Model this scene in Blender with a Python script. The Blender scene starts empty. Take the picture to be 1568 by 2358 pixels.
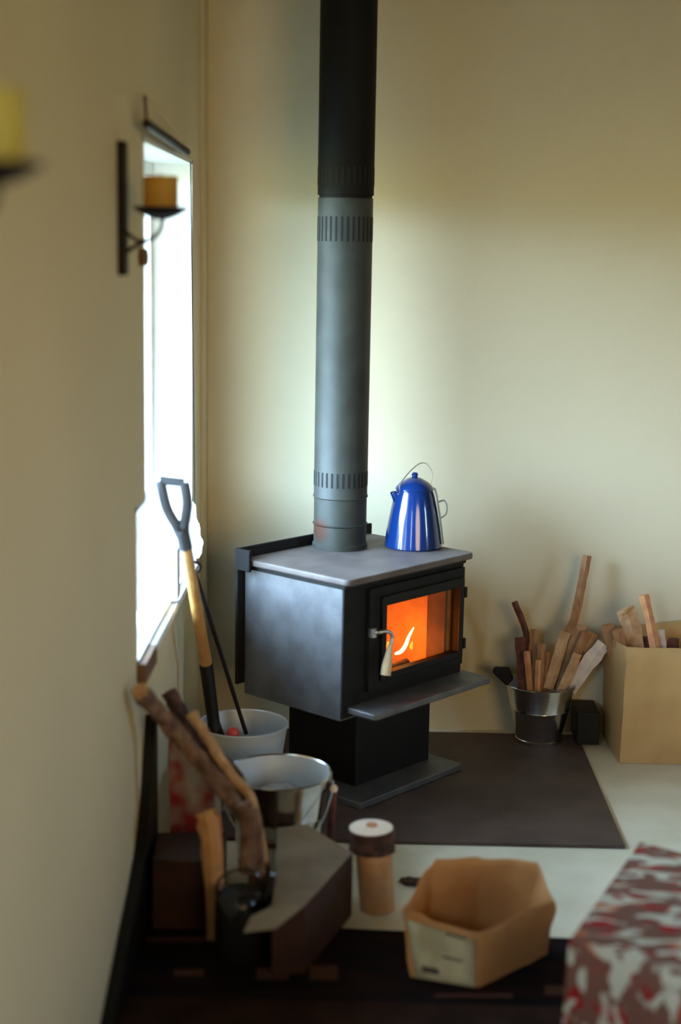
import bpy, bmesh, math, random
from mathutils import Vector, Matrix, noise
R = math.radians
C = bpy.context.scene.collection
sc = bpy.context.scene
random.seed(7)

# ------------------------------------------------------------------ camera
F = 3500.0; W = 1568; H = 2358
CAM = Vector((0.485, 0.0, 1.52))
yw, pt, rl = R(0.75), R(10.03), R(1.0)
fwd = Vector((-math.sin(yw)*math.cos(pt), math.cos(yw)*math.cos(pt), -math.sin(pt)))
rt0 = fwd.cross(Vector((0, 0, 1))).normalized(); up0 = rt0.cross(fwd)
rt = rt0*math.cos(rl) + up0*math.sin(rl); up = up0*math.cos(rl) - rt0*math.sin(rl)
def ray(x, y): return fwd + rt*((x-W/2)/F) - up*((y-H/2)/F)
def at(x, y, Y):                                  # a point at depth Y along the room
    d = ray(x, y); return CAM + d*((Y-CAM.y)/d.y)
def onz(x, y, z=0.0):
    d = ray(x, y); return CAM + d*((z-CAM.z)/d.z)
def onx(x, y, X=0.0):
    d = ray(x, y); return CAM + d*((X-CAM.x)/d.x)
cd = bpy.data.cameras.new('camera'); cam = bpy.data.objects.new('camera', cd); C.objects.link(cam)
cam.matrix_world = Matrix(((rt.x, up.x, -fwd.x, CAM.x), (rt.y, up.y, -fwd.y, CAM.y), (rt.z, up.z, -fwd.z, CAM.z), (0, 0, 0, 1)))
cd.sensor_fit = 'VERTICAL'; cd.sensor_height = 36; cd.lens = F/H*36
cd.clip_start = .05
cd.dof.use_dof = True; cd.dof.focus_distance = 4.5; cd.dof.aperture_fstop = 1.3
sc.camera = cam

# ------------------------------------------------------------------ materials
def mat(name, col, rough=.6, metal=0, var=.0, vscale=8, bump=0, bscale=60, col2=None, spec=.5, coat=0, trans=0, stretch=(1, 1, 1), dist=.002, detail=4):
    m = bpy.data.materials.new(name); m.use_nodes = True
    nt = m.node_tree; b = nt.nodes['Principled BSDF']
    b.inputs['Roughness'].default_value = rough; b.inputs['Metallic'].default_value = metal
    b.inputs['Specular IOR Level'].default_value = spec; b.inputs['Coat Weight'].default_value = coat
    tc = nt.nodes.new('ShaderNodeTexCoord'); mp = nt.nodes.new('ShaderNodeMapping')
    mp.inputs['Scale'].default_value = stretch
    nt.links.new(tc.outputs['Object'], mp.inputs['Vector'])
    n = nt.nodes.new('ShaderNodeTexNoise'); n.inputs['Scale'].default_value = vscale; n.inputs['Detail'].default_value = detail
    nt.links.new(mp.outputs[0], n.inputs['Vector'])
    mx = nt.nodes.new('ShaderNodeMix'); mx.data_type = 'RGBA'
    c2 = col2 if col2 else tuple(max(0, c*(1-var)) for c in col)
    cr = nt.nodes.new('ShaderNodeValToRGB'); cr.color_ramp.elements[0].position = .38; cr.color_ramp.elements[1].position = .62
    nt.links.new(n.outputs['Fac'], cr.inputs[0]); nt.links.new(cr.outputs[0], mx.inputs[0])
    mx.inputs[6].default_value = (*col, 1); mx.inputs[7].default_value = (*c2, 1)
    nt.links.new(mx.outputs[2], b.inputs['Base Color'])
    if bump:
        n2 = nt.nodes.new('ShaderNodeTexNoise'); n2.inputs['Scale'].default_value = bscale; nt.links.new(mp.outputs[0], n2.inputs['Vector'])
        bp = nt.nodes.new('ShaderNodeBump'); bp.inputs['Strength'].default_value = bump; bp.inputs['Distance'].default_value = dist
        nt.links.new(n2.outputs['Fac'], bp.inputs['Height']); nt.links.new(bp.outputs[0], b.inputs['Normal'])
    if trans:
        tr = nt.nodes.new('ShaderNodeBsdfTranslucent'); nt.links.new(mx.outputs[2], tr.inputs['Color'])
        ms = nt.nodes.new('ShaderNodeMixShader'); ms.inputs[0].default_value = trans
        nt.links.new(b.outputs[0], ms.inputs[1]); nt.links.new(tr.outputs[0], ms.inputs[2])
        nt.links.new(ms.outputs[0], nt.nodes['Material Output'].inputs['Surface'])
    return m
def emit(name, col, s, col2=None):
    m = bpy.data.materials.new(name); m.use_nodes = True; nt = m.node_tree
    nt.nodes.remove(nt.nodes['Principled BSDF'])
    e = nt.nodes.new('ShaderNodeEmission'); e.inputs[0].default_value = (*col, 1); e.inputs[1].default_value = s
    nt.links.new(e.outputs[0], nt.nodes['Material Output'].inputs['Surface']); return m

M = {}
M['wall'] = mat('wall_plaster', (.68, .595, .405), .9, var=.05, vscale=1.6, bump=.25, bscale=90, spec=.1)
M['ceil'] = mat('ceiling_boards', (.16, .09, .035), .9, var=.05)
M['white'] = mat('white_paint', (.82, .84, .82), .6, var=.04)
M['floor'] = mat('floor_sheet', (.84, .78, .60), .5, col2=(.74, .67, .49), vscale=5, bump=.1, spec=.3)
M['stove'] = mat('stove_black_steel', (.20, .20, .205), .55, metal=.75, var=.25, vscale=16, bump=.2, bscale=300, spec=.5)
M['plate'] = mat('stove_top_steel', (.15, .122, .112), .6, col2=(.11, .088, .080), vscale=14, bump=.2, bscale=200, spec=.5)
M['ironblk'] = mat('cast_iron_black', (.012, .012, .012), .6, var=.3, vscale=20, spec=.22)
M['blk'] = mat('black_paint', (.007, .0065, .007), .55, var=.3, spec=.3)
M['iron'] = mat('black_wrought_iron', (.012, .008, .010), .6, var=.3, bump=.3, bscale=150, spec=.2)
M['pipe'] = mat('pipe_steel', (.042, .046, .038), .55, var=.3, vscale=12, bump=.15, bscale=200, spec=.3)
M['pipeshade'] = mat('upper_pipe_shaded', (.005, .0055, .005), .65, var=.3, spec=.2)  # same pipe in a darker colour, standing in for missing window light
M['dark'] = mat('vent_dark', (.008, .008, .008), .9)
M['brick'] = mat('firebrick', (.55, .34, .18), .9, var=.25, vscale=20, bump=.5)
M['shadebrick'] = mat('shaded_brick', (.13, .085, .06), .9, var=.4, vscale=20, bump=.5)
M['char'] = mat('charred_wood', (.05, .03, .02), .9, var=.5, vscale=40, bump=.8)
M['blue'] = mat('blue_enamel', (.005, .030, .155), .14, var=.1, spec=.6, coat=.5)
M['pale_reflect'] = mat('pale_wall_reflection', (.30, .34, .32), .3)
M['wire'] = mat('steel_wire', (.55, .57, .55), .35, metal=1)
M['tin'] = mat('galvanised_tin', (.72, .75, .76), .18, metal=1, var=.25, vscale=14, bump=.2, bscale=30, dist=.004)
M['zinc'] = mat('zinc_inside', (.64, .69, .73), .5, metal=.3, var=.12, vscale=10)
M['ash'] = mat('grey_ash', (.52, .52, .52), .95, var=.3, vscale=25, bump=.8)
M['pad'] = mat('hearth_pad', (.105, .068, .054), .6, col2=(.078, .050, .040), vscale=9, bump=.4, bscale=120, spec=.35)
M['candle'] = mat('candle_wax', (.80, .50, .10), .5, var=.1, trans=.55)
M['ycandle'] = mat('pale_candle_wax', (.75, .66, .16), .5, var=.1, trans=.4)
M['shaft'] = mat('shaft_wood', (.56, .29, .085), .45, col2=(.46, .22, .06), vscale=12, stretch=(6, 6, 1), spec=.4)
M['sill'] = mat('brown_sill_wood', (.16, .075, .03), .6, var=.3, vscale=20)
M['kw'] = mat('kindling_wood', (.40, .20, .085), .7, col2=(.27, .12, .045), vscale=30, stretch=(3, 3, .6), bump=.3)
M['kw2'] = mat('kindling_pale_wood', (.60, .38, .20), .7, col2=(.42, .24, .11), vscale=30, bump=.3)
M['kwhite'] = mat('kindling_white_face', (.80, .70, .66), .7, var=.2, vscale=30)
M['kred'] = mat('kindling_red_bark', (.16, .05, .03), .8, var=.5, vscale=30, bump=.5)
M['kor'] = mat('kindling_orange_wood', (.62, .29, .12), .6, col2=(.5, .2, .08), vscale=25)
M['bark'] = mat('bark', (.09, .04, .028), .9, var=.6, vscale=40, bump=1, dist=.006)
M['branch'] = mat('branch_bark', (.24, .14, .085), .9, col2=(.10, .05, .03), vscale=28, bump=1, dist=.006)
M['logend'] = mat('log_cut_end', (.92, .76, .60), .8, var=.12, vscale=20)
M['logside'] = mat('log_bare_wood', (.62, .33, .14), .7, col2=(.52, .25, .09), vscale=18)
M['paper'] = mat('kraft_paper', (.66, .42, .17), .75, col2=(.58, .35, .13), vscale=7, bump=.35, bscale=14, trans=.2, dist=.01)
M['paper2'] = mat('kraft_paper_bag', (.66, .34, .12), .8, col2=(.56, .27, .085), vscale=7, bump=.4, bscale=16, trans=.25, dist=.01)
M['label'] = mat('paper_label', (.55, .50, .30), .8, col2=(.38, .34, .2), vscale=18)
M['ink'] = mat('label_ink', (.05, .045, .04), .8)
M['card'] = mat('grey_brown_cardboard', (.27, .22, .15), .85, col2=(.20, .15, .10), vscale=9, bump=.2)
M['cardred'] = mat('shaded_red_cardboard', (.042, .008, .005), .7, var=.5, vscale=10)
M['sack'] = mat('printed_sack', (.42, .33, .21), .8, col2=(.35, .02, .01), vscale=16, bump=.4, bscale=20, detail=1)
M['rug'] = mat('dark_rug', (.005, .005, .007), .95, col2=(.018, .007, .007), vscale=9, stretch=(.5, 2, 1), bump=.6, spec=.1)
M['rugb'] = mat('rug_brown_border', (.034, .016, .012), .95, var=.4, vscale=12, spec=.1)
M['pot'] = mat('black_pot', (.012, .013, .016), .22, spec=.6)
M['plastic'] = mat('white_plastic', (.85, .85, .86), .5, var=.04, trans=.5)
M['yellow'] = mat('yellow_print', (.70, .50, .10), .6)
M['redknob'] = mat('red_knob', (.65, .06, .05), .3)
M['grey_grip'] = mat('grey_plastic_grip', (.06, .065, .07), .4, spec=.5)
M['cream'] = mat('cream_wood_grip', (.75, .58, .34), .6)
M['ground'] = mat('outside_ground', (.05, .045, .025), .95, var=.3, vscale=3)
# pipe: rust bloom close to the collar
nt = M['pipe'].node_tree; bs = nt.nodes['Principled BSDF']
old = bs.inputs['Base Color'].links[0].from_socket
tc = nt.nodes.new('ShaderNodeTexCoord'); vm = nt.nodes.new('ShaderNodeVectorMath'); vm.operation = 'DISTANCE'
vm.inputs[1].default_value = (-.066, -.055, .055); nt.links.new(tc.outputs['Object'], vm.inputs[0])
mr = nt.nodes.new('ShaderNodeMapRange'); mr.inputs[1].default_value = .022; mr.inputs[2].default_value = .045; mr.inputs[3].default_value = 1; mr.inputs[4].default_value = 0
nt.links.new(vm.outputs['Value'], mr.inputs[0])
mx = nt.nodes.new('ShaderNodeMix'); mx.data_type = 'RGBA'; mx.inputs[7].default_value = (.055, .020, .009, 1)
nt.links.new(mr.outputs[0], mx.inputs[0]); nt.links.new(old, mx.inputs[6]); nt.links.new(mx.outputs[2], bs.inputs['Base Color'])
# glass panes
def glassmat(name, tint, gl=.06):
    m = bpy.data.materials.new(name); m.use_nodes = True; nt = m.node_tree; nt.nodes.remove(nt.nodes['Principled BSDF'])
    t = nt.nodes.new('ShaderNodeBsdfTransparent'); t.inputs[0].default_value = (*tint, 1)
    g = nt.nodes.new('ShaderNodeBsdfGlossy'); g.inputs['Roughness'].default_value = .05
    mm = nt.nodes.new('ShaderNodeMixShader'); mm.inputs[0].default_value = gl
    nt.links.new(t.outputs[0], mm.inputs[1]); nt.links.new(g.outputs[0], mm.inputs[2]); nt.links.new(mm.outputs[0], nt.nodes['Material Output'].inputs['Surface']); return m
M['pane'] = glassmat('window_glass', (.97, .98, .98), .04)
M['stoveglass'] = glassmat('stove_glass', (.95, .85, .7), .03)
# patterned quilt cloth
def quilt():
    m = bpy.data.materials.new('patterned_quilt_cloth'); m.use_nodes = True; nt = m.node_tree; b = nt.nodes['Principled BSDF']
    b.inputs['Roughness'].default_value = .9; b.inputs['Specular IOR Level'].default_value = .15
    tc = nt.nodes.new('ShaderNodeTexCoord')
    def nz(sc_, st, lo, hi, seed):
        mp = nt.nodes.new('ShaderNodeMapping'); mp.inputs['Scale'].default_value = st; mp.inputs['Location'].default_value = (seed, seed*.7, 0)
        mp.inputs['Rotation'].default_value = (0, 0, .4)
        nt.links.new(tc.outputs['Object'], mp.inputs[0])
        n = nt.nodes.new('ShaderNodeTexNoise'); n.inputs['Scale'].default_value = sc_; n.inputs['Detail'].default_value = 1.5; n.inputs['Distortion'].default_value = .8
        nt.links.new(mp.outputs[0], n.inputs[0])
        r = nt.nodes.new('ShaderNodeMapRange'); r.inputs[1].default_value = lo; r.inputs[2].default_value = hi
        nt.links.new(n.outputs['Fac'], r.inputs[0]); return r.outputs[0]
    prev = None
    def over(prev, col, fac):
        mx = nt.nodes.new('ShaderNodeMix'); mx.data_type = 'RGBA'; mx.inputs[7].default_value = (*col, 1)
        if isinstance(prev, tuple): mx.inputs[6].default_value = (*prev, 1)
        else: nt.links.new(prev, mx.inputs[6])
        nt.links.new(fac, mx.inputs[0]); return mx.outputs[2]
    c = over((.17, .075, .05), (.28, .012, .012), nz(11, (1, 1.9, 1), .53, .60, 3))
    c = over(c, (.42, .13, .05), nz(9, (1, 1.8, 1), .58, .66, 11))
    c = over(c, (.50, .46, .35), nz(14, (1, 2.2, 1), .52, .58, 21))
    nt.links.new(c, b.inputs['Base Color']); return m
M['quilt'] = quilt()

# ------------------------------------------------------------------ mesh helpers
def finish(name, bm, m, parent=None, smooth=True, bevel=0, sub=0, kind=None, solid=0):
    bmesh.ops.recalc_face_normals(bm, faces=bm.faces[:])
    me = bpy.data.meshes.new(name); bm.to_mesh(me); bm.free()
    o = bpy.data.objects.new(name, me); C.objects.link(o)
    ms = m if isinstance(m, (list, tuple)) else [m]
    for x in ms: me.materials.append(M[x] if isinstance(x, str) else x)
    if smooth:
        for p in me.polygons: p.use_smooth = True
        me.set_sharp_from_angle(angle=R(38))
    if parent is not None: o.parent = parent
    if solid:
        s = o.modifiers.new('s', 'SOLIDIFY'); s.thickness = solid; s.offset = 0
    if bevel:
        b = o.modifiers.new('b', 'BEVEL'); b.width = bevel; b.segments = 3; b.limit_method = 'ANGLE'; b.angle_limit = R(50)
    if sub:
        s = o.modifiers.new('u', 'SUBSURF'); s.levels = sub; s.render_levels = sub
    if kind: o['kind'] = kind
    return o
def box(bm, x0, x1, y0, y1, z0, z1, mi=0):
    v = [bm.verts.new((x, y, z)) for x in (x0, x1) for y in (y0, y1) for z in (z0, z1)]
    for f in ((0, 1, 3, 2), (4, 6, 7, 5), (0, 4, 5, 1), (2, 3, 7, 6), (0, 2, 6, 4), (1, 5, 7, 3)):
        bm.faces.new([v[i] for i in f]).material_index = mi
    return v
def lathe(bm, prof, c=(0, 0, 0), n=48, a0=0, a1=360, mi=0):
    c = Vector(c); full = a1-a0 >= 360; k = n if full else n+1
    rings = []
    for r, z in prof:
        if r < 1e-6: rings.append([bm.verts.new(c+Vector((0, 0, z)))]); continue
        rings.append([bm.verts.new(c+Vector((r*math.cos(R(a0+(a1-a0)*i/n)), r*math.sin(R(a0+(a1-a0)*i/n)), z))) for i in range(k)])
    for a, b in zip(rings, rings[1:]):
        for i in range(n):
            j = (i+1) % k
            q = ([a[0]] if len(a) == 1 else [a[i], a[j]]) + ([b[0]] if len(b) == 1 else [b[j], b[i]])
            if len(q) > 2: bm.faces.new(q).material_index = mi
def smoothpath(pts, n=8):
    pts = [Vector(p) for p in pts]; out = []
    for i in range(len(pts)-1):
        p0 = pts[max(i-1, 0)]; p1 = pts[i]; p2 = pts[i+1]; p3 = pts[min(i+2, len(pts)-1)]
        for k in range(n):
            t = k/n; out.append(.5*((2*p1)+(-p0+p2)*t+(2*p0-5*p1+4*p2-p3)*t*t+(-p0+3*p1-3*p2+p3)*t**3))
    out.append(pts[-1]); return out
def tube(bm, pts, r, n=12, flat=1.0, rough=0, mi=0, capmi=None, side=None, seed=0):
    pts = [Vector(p) for p in pts]; N = len(pts)
    rr = r if callable(r) else (lambda t: r)
    ref = Vector(side) if side else Vector((0, 1, 0)); rings = []
    for i, p in enumerate(pts):
        d = (pts[min(i+1, N-1)]-pts[max(i-1, 0)]).normalized()
        a = ref - d*ref.dot(d)
        if a.length < 1e-4: a = Vector((1, 0, 0)) - d*d.x
        a.normalize(); b = d.cross(a); ref = a if side is None else ref
        q = rr(i/max(1, N-1)); ring = []
        for k in range(n):
            t = 2*math.pi*(k+.5)/n
            s = 1+(rough*noise.noise(Vector((math.cos(t)*2+seed, math.sin(t)*2, i*.7+seed))) if rough else 0)
            ring.append(bm.verts.new(p+a*math.cos(t)*q*flat*s+b*math.sin(t)*q*s))
        rings.append(ring)
    for A, B in zip(rings, rings[1:]):
        for k in range(n):
            bm.faces.new((A[k], A[(k+1) % n], B[(k+1) % n], B[k])).material_index = mi
    cm = mi if capmi is None else capmi
    bm.faces.new(rings[0][::-1]).material_index = cm; bm.faces.new(rings[-1]).material_index = cm
def prism(bm, poly, z0, z1, mi=0, top=None):
    a = [bm.verts.new((x, y, z0)) for x, y in poly]; b = [bm.verts.new((x, y, z1)) for x, y in poly]; n = len(poly)
    bm.faces.new(a[::-1]).material_index = mi; bm.faces.new(b).material_index = mi if top is None else top
    for i in range(n): bm.faces.new((a[i], a[(i+1) % n], b[(i+1) % n], b[i])).material_index = mi
def tag(o, label, cat, group=None, kind=None):
    o['label'] = label; o['category'] = cat
    if group: o['group'] = group
    if kind: o['kind'] = kind
    return o
def thing(name, label, cat, loc=(0, 0, 0), rz=0, group=None):
    o = bpy.data.objects.new(name, None); C.objects.link(o); o.location = loc; o.rotation_euler = (0, 0, rz); o.empty_display_size = .05
    return tag(o, label, cat, group)
def struct(name, bm, m, parent=None, **k): return finish(name, bm, m, parent, smooth=False, kind='structure', **k)
def B(): return bmesh.new()

# ------------------------------------------------------------------ the room
YB = 4.66; X1 = 4.6; Y0 = -3.0; ZC = 2.65; T = .13
wy0, wy1, wz0, wz1 = 3.36, 4.31, .60, 1.74
ly0, lz1 = 3.225, .95                       # lower, wider opening
bm = B(); box(bm, -.4, X1+.2, Y0-.2, YB+.2, -.1, 0); struct('floor', bm, 'floor')
bm = B(); box(bm, -T, X1+.2, Y0-.2, YB+.2, ZC, ZC+.1); struct('ceiling', bm, 'ceil')
bm = B(); box(bm, -T, X1+.1, YB, YB+.1, 0, ZC); struct('wall_back', bm, 'wall')
bm = B(); box(bm, -T, X1+.1, Y0-.1, Y0, 0, ZC); struct('wall_front', bm, 'ceil')
bm = B()
n0, n1, m0, m1 = .20, 1.25, .85, 1.80
box(bm, -T, 0, Y0, n0, 0, ZC); box(bm, -T, 0, n1, ly0, 0, ZC); box(bm, -T, 0, n0, n1, 0, m0); box(bm, -T, 0, n0, n1, m1, ZC); box(bm, -T, 0, ly0, wy0, lz1, ZC); box(bm, -T, 0, ly0, YB, 0, wz0)
box(bm, -T, 0, wy0, YB, wz1, ZC); box(bm, -T, 0, wy1, YB, wz0, wz1)
struct('wall_left', bm, 'wall')
ry0, ry1, rz0, rz1 = 1.5, 1.9, 1.0, 1.9
bm = B()
box(bm, X1, X1+.1, Y0, ry0, 0, ZC); box(bm, X1, X1+.1, ry1, YB, 0, ZC); box(bm, X1, X1+.1, ry0, ry1, 0, rz0); box(bm, X1, X1+.1, ry0, ry1, rz1, ZC)
struct('wall_right', bm, 'ceil')
bm = B(); box(bm, .0, .010, 4.53, YB, 0, ZC); struct('trim_2', bm, 'wall')
# window_1: white lining of the reveal, glazing bar, panes
bm = B(); e = .012
box(bm, -T-.01, .002, wy1-e, wy1, wz0, wz1); box(bm, -T-.01, .002, wy0, wy1, wz1-e, wz1)
box(bm, -T-.01, .002, wy0, wy0+e, lz1, wz1); box(bm, -T-.01, .002, ly0, wy0+e, lz1-e, lz1)
box(bm, -T-.01, .002, ly0, ly0+e, wz0, lz1); box(bm, -T-.01, .002, ly0, wy1, wz0-.004, wz0+.006)
box(bm, -T-.008, -T+.022, wy1-.05, wy1-e, wz0, wz1-e); box(bm, -T-.008, -T+.022, wy0+e, wy0+.05, wz0, wz1-e)
box(bm, -T-.008, -T+.022, wy0+.05, wy1-.05, wz1-.05, wz1-e)
w1 = struct('window_1', bm, 'white')
bm = B(); box(bm, -T+.004, -T+.008, ly0+e, wy1-.03, wz0+.006, wz1-.03)
bm.free(); bm = B(); box(bm, -T+.004, -T+.008, wy0+.03, wy1-.03, wz0+.006, wz1-.03); box(bm, -T+.004, -T+.008, ly0+e, wy0+.03, wz0+.006, lz1-e)
struct('window_pane', bm, 'pane', w1)
bm = B(); box(bm, 0, .020, 3.26, 4.33, .578, .598); s = struct('window_sill', bm, 'white', w1, bevel=.003)
bm = B(); box(bm, .001, .022, 3.225, 3.40, .556, .600); struct('sill_bracket', bm, 'sill', w1, bevel=.003)
bm = B(); e = .05
for a in ((ry0, ry0+e, rz0, rz1), (ry1-e, ry1, rz0, rz1), (ry0, ry1, rz0, rz0+e), (ry0, ry1, rz1-e, rz1), ((ry0+ry1)/2-.02, (ry0+ry1)/2+.02, rz0, rz1)):
    box(bm, X1-.01, X1+.05, *a)
struct('added_window_right', bm, 'white')  # unseen window added in the right wall for fill light
bm = B(); e = .045
for a in ((n0, n0+e, m0, m1), (n1-e, n1, m0, m1), (n0, n1, m0, m0+e), (n0, n1, m1-e, m1), ((n0+n1)/2-.02, (n0+n1)/2+.02, m0, m1)):
    box(bm, -T, -T+.05, *a)
struct('added_window_near', bm, 'white')  # second left-wall window, out of view, added as fill
# unseen overhang added to shade the window head; ground outside
bm = B(); box(bm, -1.2, -T, -.4, YB+.6, 1.90, 1.96); struct('added_eave', bm, 'sill')
bm = B(); box(bm, -9, -.4, -6, 12, -.5, -.35); struct('ground', bm, 'ground')

# ------------------------------------------------------------------ hearth pad
bm = B(); prism(bm, [(.02, 3.70), (1.183, 3.705), (1.183, 4.60), (.02, 4.60)], 0, .010)
tag(finish('hearth_pad', bm, 'pad', bevel=.003, smooth=False), 'dark brown hearth pad on the pale floor under the wood stove', 'hearth pad')

# ------------------------------------------------------------------ wood stove
st = thing('wood_stove', 'black steel wood stove on a pedestal with a fire burning behind glass', 'stove', (.461, 3.84, 0), R(48.8))
bm = B(); x0, x1, y0, y1, z0, z1 = .015, .525, .037, .400, .27, .645; t = .006
box(bm, x0, x0+t, y0, y1, z0, z1); box(bm, x1-t, x1, y0, y1, z0, z1); box(bm, x0+t, x1-t, y1-t, y1, z0, z1); box(bm, x0+t, x1-t, y0, y1-t, z0, z0+t)
box(bm, x0+t, x1-t, y0, y1-t, z1-t, z1)
finish('body', bm, 'stove', st, smooth=False)
bm = B(); y0 -= .006; x0 -= t; x1 += t
box(bm, x0+t, .150, y0, y0+t, z0+t, z1-t); box(bm, .50, x1-t, y0, y0+t, z0+t, z1-t); box(bm, .150, .50, y0, y0+t, z0+t, .36); box(bm, .150, .50, y0, y0+t, .585, z1-t)
finish('front_frame', bm, 'ironblk', st, smooth=False)
bm = B()   # top plate with rounded corners
def rrect(x0, x1, y0, y1, r, n=6):
    out = []
    for cx, cy, a in ((x1-r, y1-r, 0), (x0+r, y1-r, 90), (x0+r, y0+r, 180), (x1-r, y0+r, 270)):
        out += [(cx+r*math.cos(R(a+90*i/n)), cy+r*math.sin(R(a+90*i/n))) for i in range(n+1)]
    return out
prism(bm, rrect(0, .54, 0, .40, .022), .642, .66); finish('top_plate', bm, 'plate', st, bevel=.005)
bm = B(); prism(bm, rrect(.012, .530, .02, .40, .012), .628, .642); finish('top_trim', bm, 'blk', st, bevel=.003)
bm = B(); box(bm, -.012, .552, .402, .412, .30, .688); box(bm, -.014, -.004, .355, .412, .628, .688)
finish('heat_shield', bm, 'blk', st, smooth=False, bevel=.002)
# firebrick lining
bm = B()
box(bm, .03, .06, .05, .37, .28, .60); box(bm, .48, .51, .05, .37, .28, .60); box(bm, .03, .51, .34, .37, .28, .60); box(bm, .03, .51, .05, .37, .28, .31); box(bm, .03, .51, .09, .37, .595, .61)
finish('firebrick_lining', bm, 'brick', st, smooth=False)
bm = B(); box(bm, .470, .4795, .05, .115, .315, .595); finish('shade_strip', bm, 'shadebrick', st, smooth=False)  # strip coloured darker where the side wall gets less firelight
# door
def frame(bm, X0, X1, Z0, Z1, a0, a1, c0, c1, ya, yb, arch=0):
    n = 24
    def outer(i):
        pts = []
        return pts
    O = [(X0, Z0), (X1, Z0), (X1, Z1), (X0, Z1)]
    box(bm, X0, a0, ya, yb, Z0, Z1); box(bm, a1, X1, ya, yb, Z0, Z1); box(bm, a0, a1, ya, yb, Z0, c0); box(bm, a0, a1, ya, yb, c1, Z1)
bm = B(); frame(bm, .105, .515, .335, .618, .165, .487, .376, .566, .018, .036); dr = finish('door', bm, 'ironblk', st, smooth=False)
bm = B(); frame(bm, .148, .505, .358, .592, .166, .486, .377, .565, .008, .018); finish('glass_frame', bm, 'blk', dr, smooth=False, bevel=.003)
bm = B(); box(bm, .164, .488, .026, .030, .374, .568); finish('door_glass', bm, 'stoveglass', dr, smooth=False)
bm = B(); tube(bm, smoothpath([(.112, .020, .500), (.113, -.004, .503), (.128, -.016, .506), (.146, -.022, .498), (.150, -.023, .482), (.142, -.024, .466)], 6), .0055)
lathe(bm, [(0, .488), (.012, .488), (.012, .512), (0, .512)], (.112, .014, 0), 16)
hd = finish('door_handle', bm, 'wire', dr)
bm = B(); tube(bm, smoothpath([(.142, -.024, .468), (.134, -.026, .442), (.124, -.028, .412), (.119, -.029, .390)], 6), lambda t: .006+.008*min(1, t*1.6))
finish('handle_grip', bm, 'cream', hd)
for z_ in (.38, .53):
    bm = B(); box(bm, .512, .522, .012, .036, z_, z_+.03); finish('hinge', bm, 'blk', dr, smooth=False)
bm = B(); prism(bm, rrect(.035, .545, -.068, .036, .01), .288, .306); finish('ash_lip', bm, 'stove', st, bevel=.004)
bm = B(); box(bm, .165, .49, .11, .37, .030, .272); finish('pedestal', bm, 'blk', st, smooth=False, bevel=.003)
bm = B(); prism(bm, rrect(.077, .53, .015, .40, .01), .0105, .030); finish('base_plate', bm, 'stove', st, bevel=.003)
bm = B(); box(bm, .045, .075, -.05, -.03, .280, .289); 
bm.free()
def sl(x, y, z):   # stove-local to world
    return st.matrix_basis @ Vector((x, y, z)) if False else Vector((.461+x*math.cos(R(48.8))-y*math.sin(R(48.8)), 3.84+x*math.sin(R(48.8))+y*math.cos(R(48.8)), z))
# fire
for i, (a, b, r) in enumerate((((.13, .23, .334), (.37, .23, .334), .022), ((.16, .12, .330), (.40, .13, .332), .018))):
    bm = B(); p = [sl(*a), sl(*b)]; tube(bm, [p[0].lerp(p[1], k/8) for k in range(9)], r, 10, rough=.3, seed=i)
    tag(finish('burning_log', bm, 'char'), ['charred log lying straight across the back of the firebox', 'charred log lying straight across the front of the firebox'][i], 'log')
def flame(pts, w, m, label):
    bm = B(); P = smoothpath([sl(*p) for p in pts], 6); tube(bm, P, lambda t: w*math.sin(math.pi*min(.97, t*.9+.08))**.7, 8, flat=.6)
    return tag(finish('flame', bm, m), label, 'flame')
M['fl1'] = emit('flame_white', (1, .72, .36), 11); M['fl2'] = emit('flame_orange', (1, .30, .03), 2.6)
flame([(.300, .09, .390), (.325, .09, .392), (.345, .09, .406), (.358, .09, .428), (.380, .09, .452)], .0065, 'fl1', 'bright white curved flame rising in the middle of the firebox')
flame([(.265, .09, .39), (.262, .09, .405), (.270, .09, .420), (.266, .09, .432)], .007, 'fl2', 'small orange flame at the left beside the bright curved one')
flame([(.385, .10, .385), (.382, .10, .395), (.388, .10, .408)], .005, 'fl2', 'tiny orange flame low at the right of the firebox')
def light(name, typ, loc, col, e, **k):
    l = bpy.data.lights.new(name, typ); l.color = col; l.energy = e
    for a, b in k.items(): setattr(l, a, b)
    o = bpy.data.objects.new(name, l); C.objects.link(o); o.location = loc; return o
light('fire_glow', 'POINT', sl(.36, .17, .39), (1, .25, .012), 1.5, shadow_soft_size=.03)
light('ember_glow', 'POINT', sl(.22, .10, .36), (1, .30, .03), .8, shadow_soft_size=.02)

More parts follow.
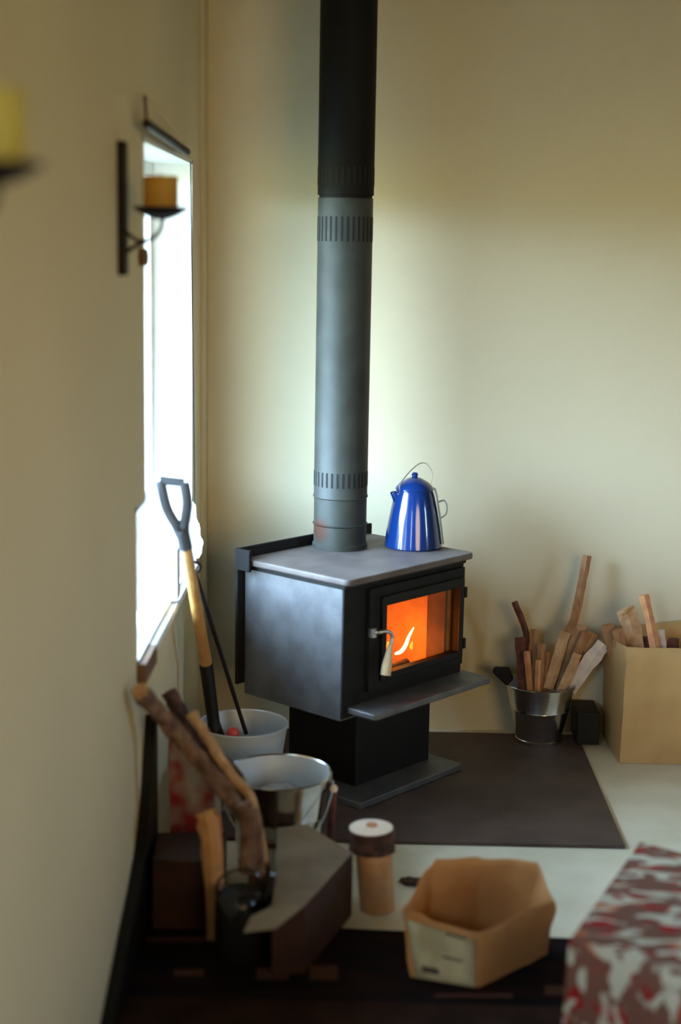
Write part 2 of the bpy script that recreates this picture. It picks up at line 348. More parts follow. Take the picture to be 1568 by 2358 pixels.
# ------------------------------------------------------------------ stovepipe
px, py = .428, 4.290
def zp(y): return at(784, y, py-.079).z
sp = thing('stovepipe', 'tall black round stovepipe rising from the stove top past the frame', 'stovepipe', (px, py, .6605))
r = .0765; base = .6605
zj, zr1, zr2 = zp(455)-base, zp(1150)-base, zp(1215)-base
bm = B(); lathe(bm, [(r-.004, 0), (r+.003, 0), (r+.003, .012), (r-.001, .016), (r-.001, zr2-.004), (r+.003, zr2), (r-.001, zr2+.004), (r-.001, zr1-.006), (r+.002, zr1-.003), (r+.002, zr1), (r, zr1+.004), (r, zj-.002), (r+.001, zj)], n=72)
finish('lower_section', bm, 'pipe', sp)
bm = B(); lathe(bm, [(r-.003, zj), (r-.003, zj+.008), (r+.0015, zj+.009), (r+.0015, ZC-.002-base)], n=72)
finish('upper_section', bm, 'pipeshade', sp)
def slots(ya, yb, n, mi, rad, inset=0):
    bm = B(); za, zb = zp(yb)-base, zp(ya)-base
    for i in range(n):
        a = 2*math.pi*i/n; c, s_ = math.cos(a), math.sin(a); w = .0028
        vs = []
        for rr in (rad-.004, rad+.0007):
            for sgn in (-1, 1):
                for z in (za, zb):
                    vs.append(bm.verts.new((c*rr-s_*w*sgn, s_*rr+c*w*sgn, z)))
        for f in ((0, 1, 3, 2), (4, 6, 7, 5), (0, 4, 5, 1), (2, 3, 7, 6), (0, 2, 6, 4), (1, 5, 7, 3)): bm.faces.new([vs[k] for k in f])
    return finish('vent_slots', bm, mi, sp, smooth=False)
slots(1092, 1126, 30, 'dark', r); slots(498, 556, 30, 'dark', r); slots(382, 425, 30, 'dark', r+.0015)

# ------------------------------------------------------------------ coffee pot
cp = thing('coffee_pot', 'blue enamel coffee pot standing on the stove top beside the stovepipe', 'coffee pot', (.640, 4.315, .6605))
bm = B(); lathe(bm, [(0, 0), (.080, 0), (.084, .004), (.083, .012), (.076, .06), (.067, .11), (.058, .15), (.053, .165), (.055, .168), (.052, .166), (.05, .15)], n=56)
finish('pot_body', bm, 'blue', cp)
bm = B(); lathe(bm, [(.056, .168), (.054, .174), (.040, .188), (.022, .198), (.008, .203), (0, .204)], n=40)
ld = finish('lid', bm, 'blue', cp)
bm = B(); lathe(bm, [(.005, .200), (.009, .206), (.010, .211), (.006, .216), (0, .217)], n=20); finish('lid_knob', bm, 'blue', ld)
bm = B()
sd = Vector((-.95, -.31, 0)).normalized(); sw = Vector((-sd.y, sd.x, 0))
prof = [(.050, .085, .003), (.058, .115, .012), (.064, .14, .018), (.074, .160, .013)]
ring = []
for rr, z, w in prof: ring.append([bm.verts.new(sd*.045+sw*w+Vector((0, 0, z+.004))), bm.verts.new(sd*(rr-.006)+sw*w*.8+Vector((0, 0, z+.002))), bm.verts.new(sd*(rr+.003)+Vector((0, 0, z-.002))), bm.verts.new(sd*(rr-.006)-sw*w*.8+Vector((0, 0, z+.002))), bm.verts.new(sd*.045-sw*w+Vector((0, 0, z+.004)))])
for a, b in zip(ring, ring[1:]):
    for i in range(4): bm.faces.new((a[i], a[i+1], b[i+1], b[i]))
finish('spout', bm, 'blue', cp, solid=.0015, sub=2)
hdv = Vector((.97, -.12, 0)).normalized()
bm = B(); hz = Vector((0, 0, 1))
P = smoothpath([hdv*.052+hz*.168, hdv*.060+hz*.166, hdv*.070+hz*.12, hdv*.080+hz*.06, hdv*.087+hz*.012], 6); sd_ = Vector((-hdv.y, hdv.x, 0)); rw = []
for p in P: rw.append([bm.verts.new(p+sd_*w_) for w_ in (-.015, -.0075, 0, .0075, .015)])
for a, b in zip(rw, rw[1:]):
    for i in range(4): bm.faces.new((a[i], a[i+1], b[i+1], b[i]))
finish('reflection_strip', bm, 'pale_reflect', cp, solid=.003)  # pale strip added on the pot's edge in place of the wall's reflection
bm = B(); tube(bm, smoothpath([hdv*.070+hz*.132, hdv*.085+hz*.138, hdv*.095+hz*.122, hdv*.092+hz*.098, hdv*.076+hz*.085], 6), .0022, 8)
finish('handle_ring', bm, 'wire', cp)
bm = B(); bw = Vector((.80, .6, 0)).normalized()
tube(bm, smoothpath([-bw*.054+Vector((0, 0, .160)), -bw*.050+Vector((0, 0, .19)), -bw*.01+Vector((.01, .02, .232)), bw*.04+Vector((0, .02, .236)), bw*.066+Vector((0, 0, .205)), bw*.055+Vector((0, 0, .160))], 8), .0014, 8)
finish('bail', bm, 'wire', cp)

# ------------------------------------------------------------------ buckets
def bucket(name, label, cx, cy, z0, rb, rt_, h, outm, inm, fill=None, rise=0):
    o = thing(name, label, 'bucket', (cx, cy, z0))
    bm = B(); lathe(bm, [(0, .006), (rb-.004, .006), (rb-.002, 0), (rb, 0), (rb+.002, .012), (rb, .014), (rb+(rt_-rb)*.55, h*.55), (rb+(rt_-rb)*.55+.002, h*.57), (rb+(rt_-rb)*.58, h*.59), (rt_, h-.006)], n=64)
    finish('shell', bm, outm, o)
    bm = B(); lathe(bm, [(rb-.003, .008), (rt_-.003, h-.004)], n=64); lathe(bm, [(0, .008), (rb-.003, .008)], n=64); finish('inner_lining', bm, inm, o)
    bm = B(); lathe(bm, [(rt_-.003, h-.004), (rt_+.001, h-.001), (rt_+.003, h-.004), (rt_+.002, h-.010), (rt_-.001, h-.008)], n=64); finish('rim', bm, outm, o)
    return o
b1 = bucket('fire_tool_bucket', 'galvanised bucket holding the shovel and poker behind the shiny tin bucket', .180, 3.945, .0105, .088, .120, .230, 'zinc', 'zinc')
b2 = bucket('ash_bucket', 'shiny tin bucket of pale ash in front of the stove pedestal', .298, 3.570, 0, .100, .128, .240, 'tin', 'zinc')
bm = B(); lathe(bm, [(0, .178), (.05, .172), (.112, .162)], n=40); 
for v in bm.verts: v.co.z += .012*noise.noise(v.co*30)
a_ = finish('ash_heap', bm, 'ash'); a_.location = (.298, 3.570, 0); tag(a_, 'pale grey ash filling the shiny tin bucket', 'ash', kind='stuff')
for o, r_, h, hang in ((b2, .128, .24, 1),):
    for s in (-1, 1):
        bm = B(); d = Vector((s*.985, -.17, 0)).normalized(); w = Vector((-d.y, d.x, 0))
        vs = [d*(r_+.001)+w*a+Vector((0, 0, z)) for a, z in ((-.014, h-.045), (.014, h-.045), (.016, h-.015), (0, h+.008), (-.016, h-.015))]
        f1 = [bm.verts.new(v) for v in vs]; f2 = [bm.verts.new(v+d*.004) for v in vs]
        bm.faces.new(f1[::-1]); bm.faces.new(f2)
        for i in range(5): bm.faces.new((f1[i], f1[(i+1) % 5], f2[(i+1) % 5], f2[i]))
        finish('handle_ear', bm, 'tin', o, smooth=False)
    e1 = Vector((r_+.006, -.03, h-.012)); pts = [(-r_-.006, -.03, h-.012), (-r_*.95, -.09, h-.07), (-.06, -.150, h-.125), (.03, -.155, h-.13), (.10, -.120, h-.10), (r_+.004, -.05, h-.04), e1]
    bm = B(); tube(bm, smoothpath(pts, 8), .0022, 8); bl = finish('bail_handle', bm, 'wire', o)
    bm = B(); tube(bm, smoothpath([(-.05, -.151, h-.126), (-.01, -.154, h-.129), (.03, -.155, h-.13)], 6), .010, 12); finish('wooden_grip', bm, 'sill', bl)
# a poker leaning on the right side of the tin bucket, pale knob on top
bm = B(); P = [at(754, 1945, 3.53), at(760, 1880, 3.53), at(765, 1822, 3.53)]; P[0].z = .012
P = [Vector((P[0].x+.004, P[0].y, .002)), P[1]+Vector((.004, 0, 0)), P[2]+Vector((.004, 0, 0))]
kn = thing('hearth_brush', 'short dark brown brush with pale knob standing against the tin bucket', 'brush', P[0])
bm.free(); bm = B(); tube(bm, smoothpath([p-P[0] for p in P], 6), lambda t: .010-.002*t, 12); finish('brush_stem', bm, 'kred', kn)
bm = B(); lathe(bm, [(0, -.003), (.008, 0), (.0095, .008), (.006, .015), (0, .017)], P[2]-P[0], 16); finish('end_knob', bm, 'logend', kn)

# ------------------------------------------------------------------ shovel, poker, red-knobbed tool in the far bucket
S0 = at(497, 1700, 3.93); S1 = at(474, 1528, 3.93); S2 = onx(428, 1250, .065)
S0.z = max(S0.z, .19)
sh = thing('shovel', 'long shovel with wooden shaft and D grip leaning on the window wall', 'shovel', S0)
def rel(*P): return [Vector(p)-S0 for p in P]
# D grip
Tm = S2; g0 = onx(366, 1103, .05); g1 = at(424, 1106, g0.y+.06); mid = onx(405, 1215, .06)
gy = S2.y-.02
a = at(369, 1106, gy); b = at(424, 1112, gy); c1 = at(384, 1170, gy); c2 = at(431, 1160, gy); m = at(418, 1215, gy)
bm = B(); tube(bm, rel(S2, S2.lerp(S1, .3), S2.lerp(S1, .7), S1), lambda t: .0125+.005*t, 14); finish('shaft', bm, 'shaft', sh)
bm = B(); tube(bm, smoothpath(rel(a, b), 4), .0105, 12)
tube(bm, smoothpath(rel(a, c1, at(407, 1212, gy), at(424, 1252, S2.y)), 6), .0125, 12); tube(bm, smoothpath(rel(b, c2, at(424, 1212, gy), at(426, 1252, S2.y)), 6), .0125, 12)
tube(bm, rel(at(418, 1215, gy), at(428, 1262, S2.y)), .0165, 14)
finish('grip', bm, 'grey_grip', sh)
bm = B(); tube(bm, smoothpath(rel(S1, S1.lerp(S0, .5), S0+Vector((0, 0, -.0))), 6), lambda t: .019-.003*t+.012*max(0, t-.75)*4, 14)
finish('socket', bm, 'blk', sh)
bm = B()   # blade down inside the bucket
bw_ = .06; q = [Vector((S0.x, S0.y, S0.z))+Vector((dx, dy, dz))-S0 for dx, dy, dz in ((-.028, -.004, .0), (.04, -.004, 0), (.045, .006, -.10), (.006, .0, -.165), (-.03, .006, -.10))]
bm.faces.new([bm.verts.new(v) for v in q]); finish('blade', bm, 'blk', sh, solid=.003)
p0 = at(567, 1690, 3.95); p1 = onx(449, 1318, .055); pk = thing('poker', 'thin straight black poker leaning beside the shovel in the far bucket', 'poker', p0)
bm = B(); tube(bm, [Vector((0, 0, 0)), p1-p0], .0058, 10); finish('rod', bm, 'iron', pk)
bm = B(); u_ = (p1-p0).normalized(); tube(bm, [(p1-p0)+u_*.0+Vector((0.014*math.cos(k*math.pi/6), 0, .014+.014*math.sin(k*math.pi/6))) for k in range(13)], .004, 8); finish('ring', bm, 'iron', pk)
p0 = at(536, 1715, 3.90); p1 = at(536, 1690, 3.90); tn = thing('fire_tongs', 'tool with a round pink-red knob poking out of the far bucket', 'tongs', p0)
bm = B(); tube(bm, [Vector((0, 0, -.10)), p1-p0], .006, 10); finish('rod', bm, 'iron', tn)
bm = B(); lathe(bm, [(0, -.018), (.010, -.015), (.0175, -.004), (.018, .004), (.011, .015), (0, .018)], (p1-p0), 24); finish('knob', bm, 'redknob', tn)

# ------------------------------------------------------------------ kindling helper
def stick(pts, w, th, m, label, name='kindling_stick', group='kindling sticks', cat='stick', seed=0):
    P = smoothpath(pts, 5); b0 = P[-1].copy()
    bm = B(); tube(bm, [p-b0 for p in P], w/2*1.3, 5, flat=th/w, rough=.18, side=(0, 1, 0), seed=seed)
    o = finish(name, bm, m, smooth=False); o.location = b0; return tag(o, label, cat, group)
# steel bucket of kindling
kb = bucket('kindling_bucket', 'steel bucket packed with kindling at the back edge of the hearth pad', 1.052, 4.535, .0105, .070, .106, .188, 'tin', 'zinc')
bm = B(); vs = [Vector((-.104, -.02, .175)), Vector((-.152, -.03, .222)), Vector((-.145, -.03, .238)), Vector((-.10, -.025, .236)), Vector((-.085, -.02, .20))]
f1 = [bm.verts.new(v) for v in vs]; f2 = [bm.verts.new(v+Vector((0, .02, 0))) for v in vs]; bm.faces.new(f1[::-1]); bm.faces.new(f2)
for i in range(5): bm.faces.new((f1[i], f1[(i+1) % 5], f2[(i+1) % 5], f2[i]))
finish('handle_ear', bm, 'iron', kb, bevel=.005)
G = 'kindling in the steel bucket'
Yk = 4.52
stick([at(1352, 1279, 4.585), at(1338, 1350, 4.57), at(1322, 1425, 4.54), at(1295, 1480, 4.53), at(1268, 1585, 4.53)], .022, .014, 'kw', 'tallest brown stick rising from the steel bucket of kindling', group=G, seed=1)
stick([at(1184, 1386, 4.55), at(1206, 1440, 4.55), at(1216, 1500, 4.55), at(1212, 1590, 4.55)], .016, .012, 'kred', 'thin curved red-brown stick at the left of the steel bucket', group=G, seed=2)
stick([at(1390, 1482, 4.52), at(1352, 1530, 4.52), at(1308, 1588, 4.53)], .038, .016, 'kwhite', 'split piece with a white face leaning out toward the tall paper bag', group=G, seed=3)
sh_ = 'short brown splinter among the kindling in the steel bucket'
for i, (xa, ya, xb, yb, w, m, dy) in enumerate(((1197, 1468, 1205, 1600, .026, 'kred', .0), (1228, 1450, 1222, 1600, .020, 'kw', .02), (1247, 1482, 1240, 1600, .018, 'kw', -.03), (1212, 1500, 1222, 1600, .016, 'kor', -.04), (1262, 1500, 1255, 1600, .016, 'kw', .0), (1302, 1455, 1262, 1585, .026, 'kw2', -.01), (1338, 1440, 1282, 1590, .026, 'kw2', .03), (1350, 1455, 1292, 1590, .022, 'kw', .0), (1366, 1458, 1300, 1592, .024, 'kw2', .035), (1330, 1505, 1290, 1595, .022, 'kw2', -.035), (1240, 1520, 1236, 1600, .014, 'kor', -.06))):
    stick([at(xa, ya, Yk+dy), at((xa+xb)/2, (ya+yb)/2, Yk+dy), at(xb, yb, Yk+dy*.7)], w, .012, m, sh_, group=G, seed=i+5)

# tall paper bag of kindling
def paperbag(name, label, cat, pos, rings, m, h_segs=7, crum=.004, solid=.0016):
    """rings: list of (bottom xy, top xyz)"""
    o = thing(name, label, cat, pos); P0 = Vector(pos); n = len(rings); bm = B(); sub = 7; grid = []
    for k in range(h_segs+1):
        t = k/h_segs; row = []
        for i in range(n):
            for s in range(sub):
                f = s/sub; a0, t0 = rings[i]; a1, t1 = rings[(i+1) % n]
                bt = Vector((*a0, 0)).lerp(Vector((*a1, 0)), f); tp = Vector(t0).lerp(Vector(t1), f)
                p = bt.lerp(tp, t)
                q = Vector((noise.noise(p*17), noise.noise(p*17+Vector((9, 3, 1))), noise.noise(p*17+Vector((2, 7, 5)))*(.6 if k else 0)))
                row.append(bm.verts.new(p+q*crum*(.15 + t*.85)*1.6+Vector((0, 0, .002)) - Vector((P0.x, P0.y, 0))))
        grid.append(row)
    L = n*sub
    for a, b in zip(grid, grid[1:]):
        for i in range(L): bm.faces.new((a[i], a[(i+1) % L], b[(i+1) % L], b[i]))
    bm.faces.new(grid[0][::-1])
    finish('bag_wall', bm, m, o, solid=solid); return o
bx0, bx1, by0, by1, bh = 1.273, 1.60, 4.365, 4.635, .357
tb = paperbag('paper_bag', 'tall open brown paper bag of kindling standing against the back wall', 'bag', (bx0, by0, 0),
    [((bx0+.004, by0), (bx0+.010, by0, bh)), ((bx1, by0), (bx1+.005, by0, bh)), ((bx1, by1), (bx1, by1-.01, bh+.03)), ((1.42, by1), (1.42, by1-.008, .368)), ((bx0-.004, by1), (bx0-.022, by1-.02, .352)), ((bx0-.006, (by0+by1)/2), (bx0-.012, (by0+by1)/2, .345))], 'paper', crum=.004)
G2 = 'kindling in the tall paper bag'
stick([at(1482, 1370, 4.46), at(1496, 1430, 4.45), at(1516, 1530, 4.43)], .025, .018, 'kor', 'orange square stick leaning up out of the tall paper bag', group=G2, seed=31)
stick([at(1438, 1402, 4.50), at(1452, 1440, 4.50), at(1466, 1530, 4.48)], .046, .02, 'kw2', 'broad pale wood block sticking out of the tall paper bag', group=G2, seed=32)
for i, (xa, ya, xb, yb, w, m, dy) in enumerate(((1522, 1450, 1530, 1530, .016, 'kwhite', 0), (1398, 1438, 1420, 1530, .03, 'kw', .05), (1550, 1470, 1545, 1540, .03, 'kred', .02), (1420, 1450, 1440, 1530, .026, 'kw', .0), (1478, 1468, 1490, 1530, .03, 'kred', .06))):
    stick([at(xa, ya, 4.46+dy), at((xa+xb)/2, (ya+yb)/2, 4.46+dy), at(xb, yb, 4.45+dy)], w, .014, m, 'short piece of kindling barely showing above the rim of the tall paper bag', group=G2, seed=i+40)
# dark box between bucket and bag
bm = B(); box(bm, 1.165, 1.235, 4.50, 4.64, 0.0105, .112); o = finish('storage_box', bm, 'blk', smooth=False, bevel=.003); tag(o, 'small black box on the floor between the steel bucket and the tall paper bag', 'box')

# ------------------------------------------------------------------ things on and around the window
# sconce
def sconce(y, zdish, label, cm, cr_, ch, clabel, tilt=0):
    o = thing('wall_sconce', label, 'candle sconce', (0.0, y, zdish), 0, 'black iron candle sconces on the left wall')
    bm = B(); box(bm, .0005, .016, -.022, .022, -.128, .130); finish('back_plate', bm, 'iron', o, smooth=False, bevel=.003)
    bm = B(); lathe(bm, [(0, -.020), (.014, -.018), (.034, -.010), (.052, .001), (.0545, .006), (.050, .004), (.03, .001), (0, .001)], (.083, 0, 0), 40); finish('dish', bm, 'iron', o)
    bm = B(); tube(bm, smoothpath([(.009, 0, -.088), (.030, 0, -.072), (.060, 0, -.058), (.080, 0, -.042), (.086, 0, -.020), (.083, 0, -.008)], 6), .0042, 8)
    tube(bm, smoothpath([(.012, 0, -.036), (.020, 0, -.048), (.038, 0, -.060), (.058, 0, -.059)], 6), .0038, 8); finish('scroll_arm', bm, 'iron', o)
    bm = B(); lathe(bm, [(0, 0), (cr_, 0), (cr_, ch-.003), (cr_-.003, ch), (cr_*.5, ch-.006), (0, ch-.008)], n=40)
    c = finish('pillar_candle', bm, cm); c.location = (.083, y, zdish+.0035); c.rotation_euler = (0, tilt, 0)
    tag(c, clabel, 'candle'); bm = B(); tube(bm, [(0, 0, ch-.009), (0.001, 0, ch+.004)], .0012, 6); finish('wick', bm, 'char', c)
sconce(3.03, 1.578, 'black iron wall sconce with scrolled arm beside the window', 'candle', .0345, .062, 'short amber pillar candle in the sconce beside the window')
sconce(1.67, 1.594, 'blurred black sconce cut off at the left edge of the photo', 'ycandle', .036, .078, 'blurred yellow candle cut off at the left edge of the photo')
# hanging rod
r0 = onx(337, 284, .03); r1 = onx(430, 350, .03); hr = thing('curtain_rod', 'thin dark hanging rod on a cord above the window', 'rod', r0)
bm = B(); tube(bm, [Vector((0, 0, 0)), (r1-r0)*.5, r1-r0], .0095, 12); finish('rod', bm, 'iron', hr)
nl = onx(333, 222, .012)
bm = B(); tube(bm, [nl-r0, Vector((0, 0, 0))], .0035, 6); finish('hook', bm, 'sill', hr)
bm = B(); tube(bm, smoothpath([nl-r0, onx(375, 262, .02)-r0, onx(418, 318, .025)-r0, r1-r0], 6), .0011, 6); finish('cord', bm, 'kw', hr)
# pull cord
c0 = onx(439, 372, .012); c1_ = onx(449, 1240, .012); pc = thing('pull_cord', 'pale pull cord with pinkish tassel hanging down the far window edge', 'cord', c0)
bm = B(); tube(bm, [Vector((0, 0, 0)), (c1_-c0)*.5, c1_-c0], .0018, 6); finish('string', bm, 'iron', pc)
bm = B(); lathe(bm, [(0, .015), (.006, .01), (.011, -.02), (.012, -.035), (0, -.036)], c1_-c0, 16); finish('tassel', bm, 'kwhite', pc)
k_ = onx(320, 592, .0); bm = B(); lathe(bm, [(0, -.020), (.010, -.017), (.013, 0), (.010, .017), (0, .020)], (0, 0, 0), 20)
o = finish('wall_peg', bm, 'sill'); o.location = k_ + Vector((.0095, 0, 0)); tag(o, 'small brown wooden peg on the wall below the sconce near the window', 'peg')
# white things on the sill
bm = B(); box(bm, -.055, .020, 3.80, 3.86, .6065, .74); mk = finish('milk_carton', bm, 'white', smooth=False, bevel=.003); tag(mk, 'white carton with a yellow band standing on the window sill', 'carton')
bm = B(); box(bm, -.040, .012, 3.798, 3.80, .63, .72); finish('yellow_band', bm, 'yellow', mk, smooth=False)
def cloth_lump(name, c, s, m, label, cat, seed):
    bm = B(); bmesh.ops.create_icosphere(bm, subdivisions=5, radius=1)
    for v in bm.verts:
        d = v.co.normalized(); f = 1+.35*noise.noise(d*2.2+Vector((seed, 0, 0)))+.16*abs(noise.noise(d*5+Vector((0, seed, 0))))
        v.co = Vector((d.x*s[0], d.y*s[1], max(-.92, d.z)*s[2]))*f
    zmin = min(v.co.z for v in bm.verts)
    for v in bm.verts: v.co.z -= zmin
    o = finish(name, bm, m); o.location = c; return tag(o, label, cat)
cloth_lump('plastic_bag', (-.055, 3.50, .6065), (.042, .16, .15), 'plastic', 'crumpled white plastic bag at the near end of the window sill', 'plastic bag', 3)
cloth_lump('white_cloth', (.010, 4.08, .6065), (.036, .13, .095), 'plastic', 'crumpled white cloth behind the carton on the window sill', 'cloth', 8)

# ------------------------------------------------------------------ foreground
# rug
bm = B(); prism(bm, [(.005, 2.2), (1.35, 2.2), (1.35, 3.12), (1.05, 3.17), (.40, 3.20), (.005, 3.22)], .0, .006)
rg = finish('rug', bm, 'rug', smooth=False); tag(rg, 'black rug with faint red pattern under the paper bag and firewood', 'rug')
bm = B(); box(bm, .006, 1.35, 2.2, 2.86, .0062, .008); finish('border', bm, 'rugb', rg, smooth=False)
M['motif'] = mat('rug_motif', (.09, .045, .033), .95, spec=.1)
# faint pattern dashes on the rug (woven motifs)
bm = B()
for (xa, xb, ya, yb) in ((400, 470, 2232, 2248), (590, 665, 2228, 2256), (712, 778, 2222, 2256), (335, 480, 2158, 2168), (1000, 1180, 2288, 2296), (1255, 1300, 2270, 2290)):
    P = [onz(x, y, .0064) for x, y in ((xa, yb), (xb, yb), (xb, ya), (xa, ya))]
    bm = B(); bm.faces.new([bm.verts.new(p) for p in P]); finish('woven_motif', bm, 'motif', rg, smooth=False)
# slumped black cloth against the left wall
prof = [(3.37, 0), (3.375, .43), (3.355, .445), (3.33, .40), (3.285, .308), (3.23, .24), (3.18, .194), (3.06, .145), (2.94, .105), (2.82, .060), (2.72, .022), (2.69, .006)]
bm = B()
a = [bm.verts.new((.002, y, z+.0065 if z < .01 else z)) for y, z in prof]; b = [bm.verts.new((.026, y, z+.0065 if z < .01 else z)) for y, z in prof]
bm.faces.new(a); bm.faces.new(b[::-1])
for i in range(len(prof)): bm.faces.new((a[i], a[(i+1) % len(prof)], b[(i+1) % len(prof)], b[i]))
tag(finish('leaning_board', bm, 'blk', smooth=False), 'black board with a sloping top edge leaning flat on the left wall', 'board')
# printed sack
sk = paperbag('printed_sack', 'cream and red printed sack behind the leaning branches', 'sack', (.06, 3.42, 0),
    [((.050, 3.40), (.048, 3.42, .36)), ((.165, 3.40), (.150, 3.42, .33)), ((.175, 3.50), (.150, 3.48, .335)), ((.045, 3.50), (.045, 3.48, .35))], 'sack', crum=.006)
# dark red box
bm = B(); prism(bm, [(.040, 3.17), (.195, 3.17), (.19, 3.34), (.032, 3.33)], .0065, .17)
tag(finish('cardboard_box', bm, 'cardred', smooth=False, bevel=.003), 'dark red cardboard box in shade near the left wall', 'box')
# grey carton
bm = B(); prism(bm, [(.305, 3.40), (.372, 3.425), (.484, 3.262), (.386, 2.975), (.318, 2.965)], .0065, .160, mi=1, top=0)  # sides take a darker colour than the top so they read as shaded
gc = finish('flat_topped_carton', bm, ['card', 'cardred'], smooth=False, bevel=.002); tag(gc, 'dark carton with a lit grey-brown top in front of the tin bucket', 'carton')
bm = B(); P = [Vector((.318, 2.965, .160)), Vector((.386, 2.975, .160)), Vector((.33, 2.895, .145)), Vector((.268, 2.865, .150)), Vector((.278, 2.92, .158))]
bm.faces.new([bm.verts.new(p) for p in P]); finish('flap', bm, 'card', gc, solid=.003, smooth=False)
# black pot
pt_ = thing('black_kettle', 'glossy black metal kettle in the dark between the red box and grey carton', 'kettle', (.245, 3.045, .0065))
bm = B(); lathe(bm, [(0, 0), (.045, 0), (.052, .01), (.055, .07), (.054, .12), (.048, .145), (.040, .152), (.036, .150), (0, .146)], n=48); finish('kettle_body', bm, 'pot', pt_)
bm = B(); tube(bm, smoothpath([(.045, 0, .11), (.062, 0, .15), (.07, 0, .19)], 6), lambda t: .011-.004*t); finish('spout', bm, 'pot', pt_)
bm = B(); tube(bm, smoothpath([(-.048, 0, .13), (-.045, 0, .175), (0, 0, .20), (.035, 0, .19), (.046, 0, .14)], 6), .003, 8); finish('bail', bm, 'pot', pt_)
# round-topped log
L0 = Vector((.531, 3.315, .0005)); lg = thing('standing_log', 'short round log standing upright with a pale cut end and bark collar', 'log', L0)
bm = B(); tube(bm, [Vector((.012, 0, 0)), Vector((.006, 0, .08)), Vector((0, 0, .148))], lambda t: .040+.002*t, 28, rough=.05); finish('bare_wood', bm, 'logside', lg)
bm = B(); tube(bm, [Vector((-.004, 0, .146)), Vector((-.004, 0, .170)), Vector((-.005, 0, .198))], lambda t: .053+.001*t, 32, rough=.08); finish('bark', bm, 'bark', lg)
bm = B(); lathe(bm, [(0, .2015), (.012, .202), (.048, .2005), (.0515, .198), (.0515, .196)], (-.005, 0, 0), 40); finish('cut_end', bm, 'logend', lg)
bm = B(); lathe(bm, [(0, .2065), (.012, .206), (.014, .202)], (-.005, .004, 0), 20); finish('heart_knot', bm, 'kor', lg)
# little dark bark chip beside it
cloth_lump('bark_chip', (.628, 3.455, .0), (.030, .016, .008), 'bark', 'small dark bark chip on the pale floor right of the standing log', 'bark chip', 5)
# branches
def branch(pts, r, m, label, seed):
    P = smoothpath(pts, 8); b0 = P[-1].copy(); bm = B()
    tube(bm, [p-b0 for p in P], r, 12, rough=.35, mi=0, capmi=1, seed=seed); o = finish('branch', bm, [m, 'kw2']); o.location = b0
    return tag(o, label, 'branch', 'branches leaning in the corner of the firewood')
branch([onx(322, 1592, .035), at(400, 1680, 3.16), at(480, 1775, 3.16), at(560, 1872, 3.16), at(585, 1905, 3.15), Vector((.275, 3.17, .012))], .019, 'branch', 'longest tan branch, top end touching the left wall', 1)
branch([at(388, 1592, 3.34), at(420, 1650, 3.32), at(470, 1715, 3.30), at(565, 1835, 3.27), Vector((.27, 3.30, .012))], .017, 'bark', 'dark red-brown branch leaning just behind the longest one', 4)
branch([at(440, 1640, 3.265), at(484, 1710, 3.25), at(536, 1790, 3.235), at(585, 1862, 3.215), Vector((.300, 3.235, .010))], .012, 'kw2', 'pale barkless branch at the right of the leaning branches', 9)
# split log with orange face
def splitlog(pts, r, m, label, seed):
    P = smoothpath(pts, 6); b0 = P[-1].copy(); bm = B(); tube(bm, [p-b0 for p in P], r, 9, rough=.3, seed=seed, flat=.75)
    o = finish('split_log', bm, m, smooth=False); o.location = b0; return tag(o, label, 'log')
splitlog([at(472, 1868, 3.14), at(487, 1935, 3.13), Vector((.188, 3.12, .012))], .024, 'logside', 'rounded orange split log standing left of the black kettle', 3)
splitlog([at(560, 1850, 3.12), at(572, 1900, 3.12), Vector((.255, 3.115, .168))], .018, 'branch', 'short knotty stump with a pale spot above the black kettle', 6)
# front paper bag
BO = Vector((.75, 3.08, .006))
def bp(x, y, X, Y_, Yt): b = onz(x, y, .009); t = at(X, Y_, Yt); return ((b.x, b.y), tuple(t-Vector((0, 0, .006))))
bagp = [bp(1102, 2272, 1102, 2152, 2.975), bp(948, 2248, 922, 2098, 3.02), ((.650, 3.14), tuple(at(1002, 1986, 3.13))), ((.755, 3.19), tuple(at(1113, 1984, 3.18))), ((.86, 3.15), tuple(at(1236, 1992, 3.14))), bp(1262, 2196, 1276, 2068, 3.05)]
fb = paperbag('front_paper_bag', 'open crumpled brown paper bag with a paper label on the front floor', 'bag', tuple(BO), bagp, 'paper2', h_segs=9, crum=.010)
# label on its front-left panel
bm = B()
A0, A1 = Vector((*bagp[0][0], 0)), Vector(bagp[0][1]); C0, C1 = Vector((*bagp[1][0], 0)), Vector(bagp[1][1])
def panel(u, v, off): 
    p = A0.lerp(A1, v).lerp(C0.lerp(C1, v), u); nrm = (C0-A0).cross(Vector((0, 0, 1))).normalized()
    if nrm.y > 0: nrm = -nrm
    return p+nrm*off+Vector((0, 0, .006)) - Vector((.75, 3.08, .006))
lb = None
def patch(u0, u1, v0, v1, off, n=5):
    bm = B(); g = [[bm.verts.new(panel(u0+(u1-u0)*i/n, v0+(v1-v0)*j/n, off)) for i in range(n+1)] for j in range(n+1)]
    for j in range(n):
        for i in range(n): bm.faces.new((g[j][i], g[j][i+1], g[j+1][i+1], g[j+1][i]))
    return bm
lb = finish('paper_label', patch(.04, .90, .05, .93, .011), 'label', fb, solid=.0006); lb['label'] = 'pale paper label with faint print'
for u0, u1, v0, v1 in ((.55, .80, .16, .26), (.20, .48, .46, .50), (.15, .40, .88, .92)):
    finish('printed_line', patch(u0, u1, v0, v1, .012), 'ink', lb)
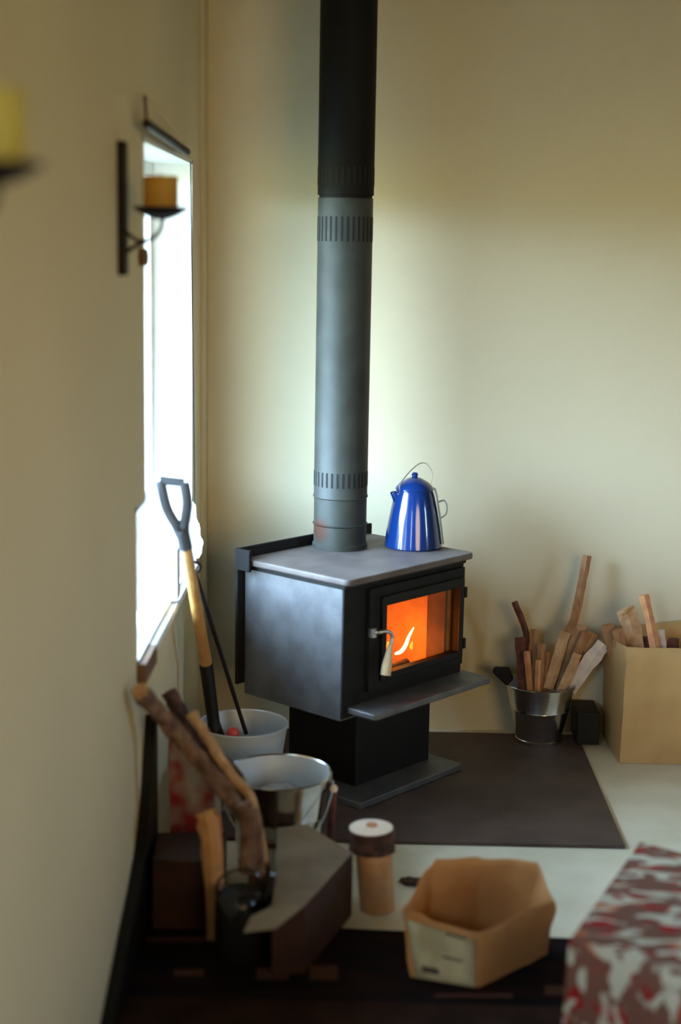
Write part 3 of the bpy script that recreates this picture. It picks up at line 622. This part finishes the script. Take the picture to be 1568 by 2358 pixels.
# quilt covered low table
zt = .28
P0 = onz(1314, 2160, zt); P1 = onz(1474, 1938, zt); P2 = onz(1600, 2250, zt); P2 = P0+(P2-P0)*3.2; P3 = P1+(P2-P0)
def edge(t0, t1, n): return [t0.lerp(t1, i/n) for i in range(n)]
loop = edge(P0, P2, 16)+edge(P2, P3, 14)+edge(P3, P1, 16)+edge(P1, P0, 14)
cen = (P0+P1+P2+P3)/4
bm = B(); rows = []
for k, (z, gr) in enumerate(((zt, .97), (zt-.001, 1.0), (zt-.012, 1.008), (zt-.08, 1.012), (zt-.17, 1.02), (.02, 1.03))):
    row = []
    for i, p in enumerate(loop):
        d = (p-cen); wv = .012*math.sin(i*1.9)*max(0, k-2)/3
        q = cen + d*(gr+wv/d.length); row.append(bm.verts.new((q.x-P0.x, q.y-P0.y, z)))
    rows.append(row)
n = len(loop)
for a, b in zip(rows, rows[1:]):
    for i in range(n): bm.faces.new((a[i], b[i], b[(i+1) % n], a[(i+1) % n]))
bm.faces.new(rows[0])
qt = finish('quilt', bm, 'quilt'); qt.location = (P0.x, P0.y, 0); tag(qt, 'red, brown and cream patterned quilt draped over a low table', 'quilt')
ft = thing('low_table', 'low table hidden under the red and cream patterned quilt', 'table', (cen.x, cen.y, 0))
bm = B(); prism(bm, [((p.x-cen.x)*.94, (p.y-cen.y)*.94) for p in (P0, P2, P3, P1)], zt-.03, zt-.004); finish('table_top', bm, 'sill', ft, smooth=False)
for p in (P0, P1, P2, P3):
    q = (p-cen)*.85; bm = B(); box(bm, q.x-.02, q.x+.02, q.y-.02, q.y+.02, .0085 if p.x < 1.3 else .0085, zt-.031); finish('leg', bm, 'sill', ft, smooth=False)

# ------------------------------------------------------------------ daylight
w = bpy.data.worlds.new('sky'); sc.world = w; w.use_nodes = True; nt = w.node_tree; bg = nt.nodes['Background']
tc = nt.nodes.new('ShaderNodeTexCoord'); sx = nt.nodes.new('ShaderNodeSeparateXYZ'); nt.links.new(tc.outputs['Generated'], sx.inputs[0])
cr = nt.nodes.new('ShaderNodeValToRGB'); nt.links.new(sx.outputs['Z'], cr.inputs[0])
el = cr.color_ramp.elements; el[0].position = 0; el[0].color = (.16, .17, .08, 1); el[1].position = .06; el[1].color = (.56, .82, 1.12, 1)
nt.links.new(cr.outputs[0], bg.inputs[0]); bg.inputs[1].default_value = 50
def portal(name, loc, rot, sx_, sy_):
    o = light(name, 'AREA', loc, (1, 1, 1), 1, shape='RECTANGLE', size=sx_, size_y=sy_); o.rotation_euler = rot; o.data.cycles.is_portal = True; return o
portal('window_daylight', (-T-.03, (ly0+wy1)/2, (wz0+wz1)/2), (0, R(-90), 0), wz1-wz0, wy1-ly0)
portal('near_fill_daylight', (-T-.03, (n0+n1)/2, (m0+m1)/2), (0, R(-90), 0), m1-m0, n1-n0)
portal('side_fill_daylight', (X1+.08, (ry0+ry1)/2, (rz0+rz1)/2), (0, R(90), 0), rz1-rz0, ry1-ry0)

sc.view_settings.view_transform = 'Standard'; sc.view_settings.look = 'None'; sc.view_settings.gamma = 1; sc.view_settings.use_curve_mapping = False
sc.view_settings.exposure = 0.25
lp = Vector((2.3, -1.2, 1.62))
fill_lamp = light('fill_spot', 'SPOT', lp, (1, .72, .34), 250, shadow_soft_size=.95, spot_size=R(38), spot_blend=1.0)  # warm spot added out of view to brighten the left and back walls
fill_lamp.rotation_euler = (Vector((.35, 4.0, 1.16))-lp).to_track_quat('-Z', 'Y').to_euler(); fill_lamp.scale = (2.6, 1, 1)

sc.cycles.use_denoising = True; sc.cycles.max_bounces = 10; sc.cycles.diffuse_bounces = 8
